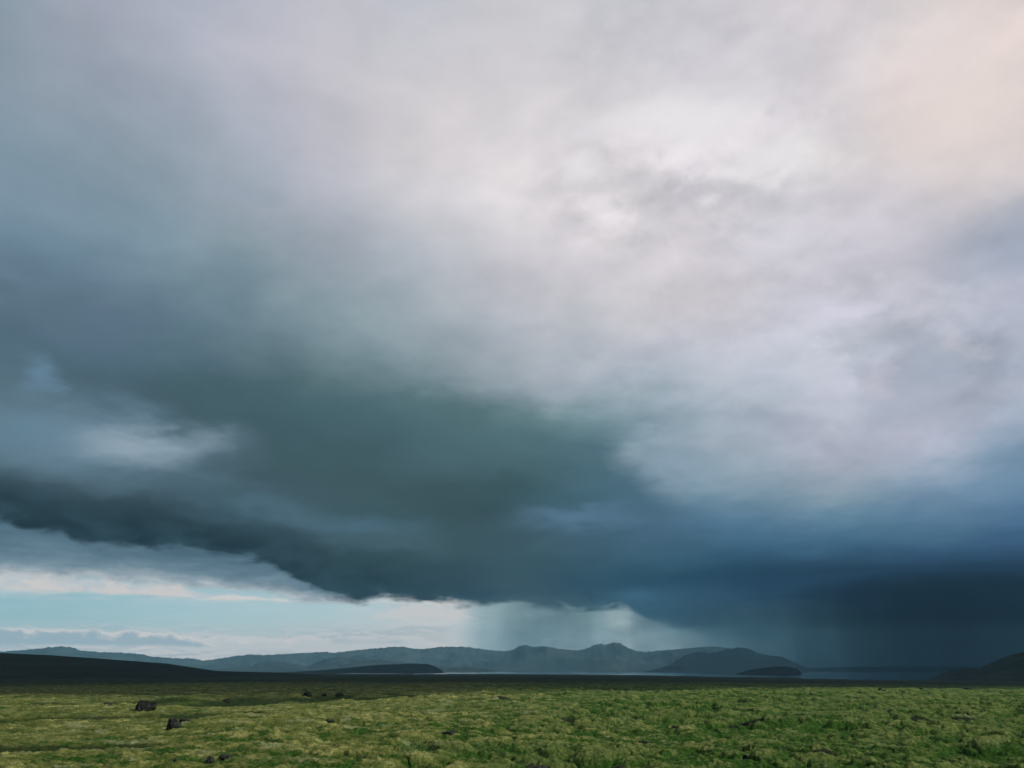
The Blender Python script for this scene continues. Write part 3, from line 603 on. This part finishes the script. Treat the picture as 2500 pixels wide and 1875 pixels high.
# rocks: each its own stone
rock_m = rock_material()
def ico(n):
    import bmesh
    bm = bmesh.new(); bmesh.ops.create_icosphere(bm, subdivisions=n, radius=1.0)
    v = np.array([x.co[:] for x in bm.verts]); f = np.array([[q.index for q in p.verts] for p in bm.faces]); bm.free(); return v, f
ICO = {4: ico(4), 5: ico(5)}
def stone(x, y, wd, ht, kind, label, seed):
    rng = np.random.RandomState(seed*7 + 5)
    v, f = ICO[5 if wd*800/math.hypot(x, y) > 12 else 4]; v = v.copy()
    for _ in range(11):                                    # chip flat faces off
        n = rng.normal(size=3); n /= np.linalg.norm(n); c = rng.uniform(.55, .86)
        d = v @ n - c; v = v - np.outer(np.clip(d, 0, None)*.92, n)
    for q, amp in ((1.6, .22), (3.7, .10), (8.5, .045)):
        nn = vn(v[:, 0]*q + seed, v[:, 1]*q + v[:, 2]*q*.7, seed) + vn(v[:, 2]*q - seed, v[:, 0]*q*.8 - v[:, 1]*q, seed + 3)
        v = v*(1 + amp*nn)[:, None]
    if seed == 0:                                          # slanting flat top, higher at its left
        cut = .62 - .22*v[:, 0]; v[:, 2] = np.where(v[:, 2] > cut, cut + .12*(v[:, 2] - cut), v[:, 2]); v[:, 0] = np.sign(v[:, 0])*np.abs(v[:, 0])**.75
    if seed == 1: v[:, 0] = np.maximum(v[:, 0], -.62 + .1*v[:, 2])
    ext = v.max(0) - v.min(0); v -= (v.max(0) + v.min(0))/2
    wd *= .80; ht *= .80
    buried = .32 if seed < 19 or seed > 30 and seed < 35 else .48
    v *= np.array([wd/ext[0], wd*rng.uniform(.75, 1.05)/ext[1], ht/(1 - buried)/ext[2]])
    o = mesh_obj(kind, v, f, rock_m, True)
    xa, ya = np.array([[x]]), np.array([[y]])
    g = max(float(relief(xa, ya)[0, 0] + mounds(xa, ya)[0][0, 0]), float(relief(xa, ya)[0, 0]) - .12)
    o.location = (x, y, g - (.0 if buried < .4 else .05) + ht/(1 - buried)*(.5 - buried))
    o.rotation_euler = (0, 0, rng.uniform(-.35, .35) - math.atan2(x, y))
    o['label'] = label; o['category'] = kind; o['group'] = 'lava stones scattered over the moss field'
for r in ROCKS: stone(*r)

# unseen cloud added sunward, its outline shaped to shade the heath and lake
CH = 1000.0
ox, oy = SV[0]/SV[2]*CH, SV[1]/SV[2]*CH
gu = np.arange(-1500, 1700, 9.0); gt = np.linspace(0, 1, 60)**1.8
v0 = np.interp(gu, [-1500, -300, -90, -40, -35, -25, -10, 0, 12, 32, 60, 110, 300, 1700], [60, 60, 60, 68, 77, 86, 86, 89, 103, 120, 132, 180, 240, 300]) + 20*fbm(gu/34, gu*0, 99, 5, .66)
v1 = np.interp(gu, [-1500, -1000, -700, -500, 0, 300, 900, 1700], [900, 1000, 1120, 1330, 1900, 2350, 2750, 2750]) + 80*fbm(gu/200, gu*0, 98, 3)
GU, GT = np.meshgrid(gu, gt, indexing='ij'); GV = v0[:, None] + GT*(v1 - v0)[:, None]
dome = np.minimum(1, 6*np.sqrt(GT*(1 - GT) + 1e-6)*.4)*np.clip(np.minimum(GU + 1500, 1690 - GU)/300, 0.0, 1)**.5
lump = .7 + .6*fbm(GU/160, GV/160, 97, 4)
bot = np.stack([GU + ox, GV + oy, CH - 40*dome*lump], -1).reshape(-1, 3)
topv = np.stack([GU + ox, GV + oy, CH + 2 + 260*dome*lump], -1).reshape(-1, 3)
gf = grid_faces(len(gu), len(gt))
cmt, ct = material('shade_cloud'); finish(ct, (.8, .8, .82), 1.0, None, 0.0)
shade_cloud = mesh_obj('shade_cloud', np.vstack([bot, topv]), np.vstack([gf, gf[:, ::-1] + len(bot)]), cmt)
shade_cloud['kind'] = 'stuff'; shade_cloud['label'] = 'unseen grey shade caster added overhead'; 

# rain falling from the storm cloud beyond the lake, and the damp air
def volume(name, color, density, aniso, label):
    mt, t = material(name)
    p = t.n('ShaderNodeVolumePrincipled'); p.inputs['Color'].default_value = (*color, 1); p.inputs['Density'].default_value = density
    p.inputs['Anisotropy'].default_value = aniso
    o = t.n('ShaderNodeOutputMaterial'); t.t.links.new(p.outputs[0], o.inputs['Volume'])
    mt.cycles.homogeneous_volume = True if hasattr(mt.cycles, 'homogeneous_volume') else None
    return mt
def rain_column(az_c, r, half, depth, ztop, mat, label, lean=0.0):
    k = 48; th = np.linspace(0, 2*np.pi, k, endpoint=False)
    zs = np.concatenate([[-7.5], np.linspace(-7, ztop*.72, 8), ztop*(.72 + .28*np.sin(np.linspace(0, np.pi/2, 9)[1:]))])
    a = R(az_c); c = np.array([r*math.sin(a), r*math.cos(a)]); t = np.array([math.cos(a), -math.sin(a)]); n = np.array([math.sin(a), math.cos(a)])
    vv = []
    for z in zs:
        q = max((z/ztop - .72)/.28, 0); s = math.sqrt(max(1 - q*q, .0004))
        for h in th:
            p = c + t*(half*s*math.cos(h) + lean*z) + n*depth*s*math.sin(h); vv.append((p[0], p[1], z))
    nz = len(zs)
    F = [(j*k + i, j*k + (i+1) % k, (j+1)*k + (i+1) % k, (j+1)*k + i) for j in range(nz-1) for i in range(k)]
    vv.append((c[0], c[1], zs[0])); b = len(vv) - 1
    tc_ = c + t*lean*zs[-1]
    vv.append((tc_[0], tc_[1], zs[-1] + .2)); tp = len(vv) - 1
    me = bpy.data.meshes.new('rain'); me.from_pydata(vv, [], F + [(b, (i+1) % k, i) for i in range(k)] + [(tp, (nz-1)*k + i, (nz-1)*k + (i+1) % k) for i in range(k)])
    me.update(); me.materials.append(mat)
    o = bpy.data.objects.new('rain', me); COL.objects.link(o); o['kind'] = 'stuff'; o['label'] = label
pale_rain = volume('rain_pale', (.34, .64, .70), .0014, .0, '')
dark_rain = volume('rain_dark', (.045, .11, .16), RAIN_D, .0, '')
for a in RAIN_PALE: rain_column(*a[:4], 146, pale_rain, 'pale grey shaft of rain falling on the hills beyond the lake', a[5])
veil = volume('rain_veil', (.26, .56, .66), .0018, .0, '')
for a in RAIN_VEIL: rain_column(*a, 118, veil, 'thin blue-grey veil of rain in front of the hills right of centre')
near_rain = volume('rain_near', (.03, .07, .11), .0022, .0, '')
for a in RAIN_NEAR: rain_column(*a, 100, near_rain, 'dark murky rain close behind the right-hand hillside')
for a in RAIN_DARK: rain_column(*a, 140, dark_rain, 'dark blue curtain of heavy rain over the right end of the lake')
hz = volume('haze', HAZE_C, HAZE_D, 0.0, '')
hx, hy0, hy1, z0, z1 = 3760, -3760, 3760, -14, 160
hv = [(sx*hx, y, z) for z in (z0, z1) for sx, y in ((-1, hy0), (1, hy0), (1, hy1), (-1, hy1))]
me = bpy.data.meshes.new('haze'); me.from_pydata(hv, [], [(3, 2, 1, 0), (4, 5, 6, 7), (0, 1, 5, 4), (1, 2, 6, 5), (2, 3, 7, 6), (3, 0, 4, 7)])
me.materials.append(hz); ho = bpy.data.objects.new('haze', me); COL.objects.link(ho); ho['kind'] = 'stuff'; ho['label'] = 'damp bluish haze in the air'
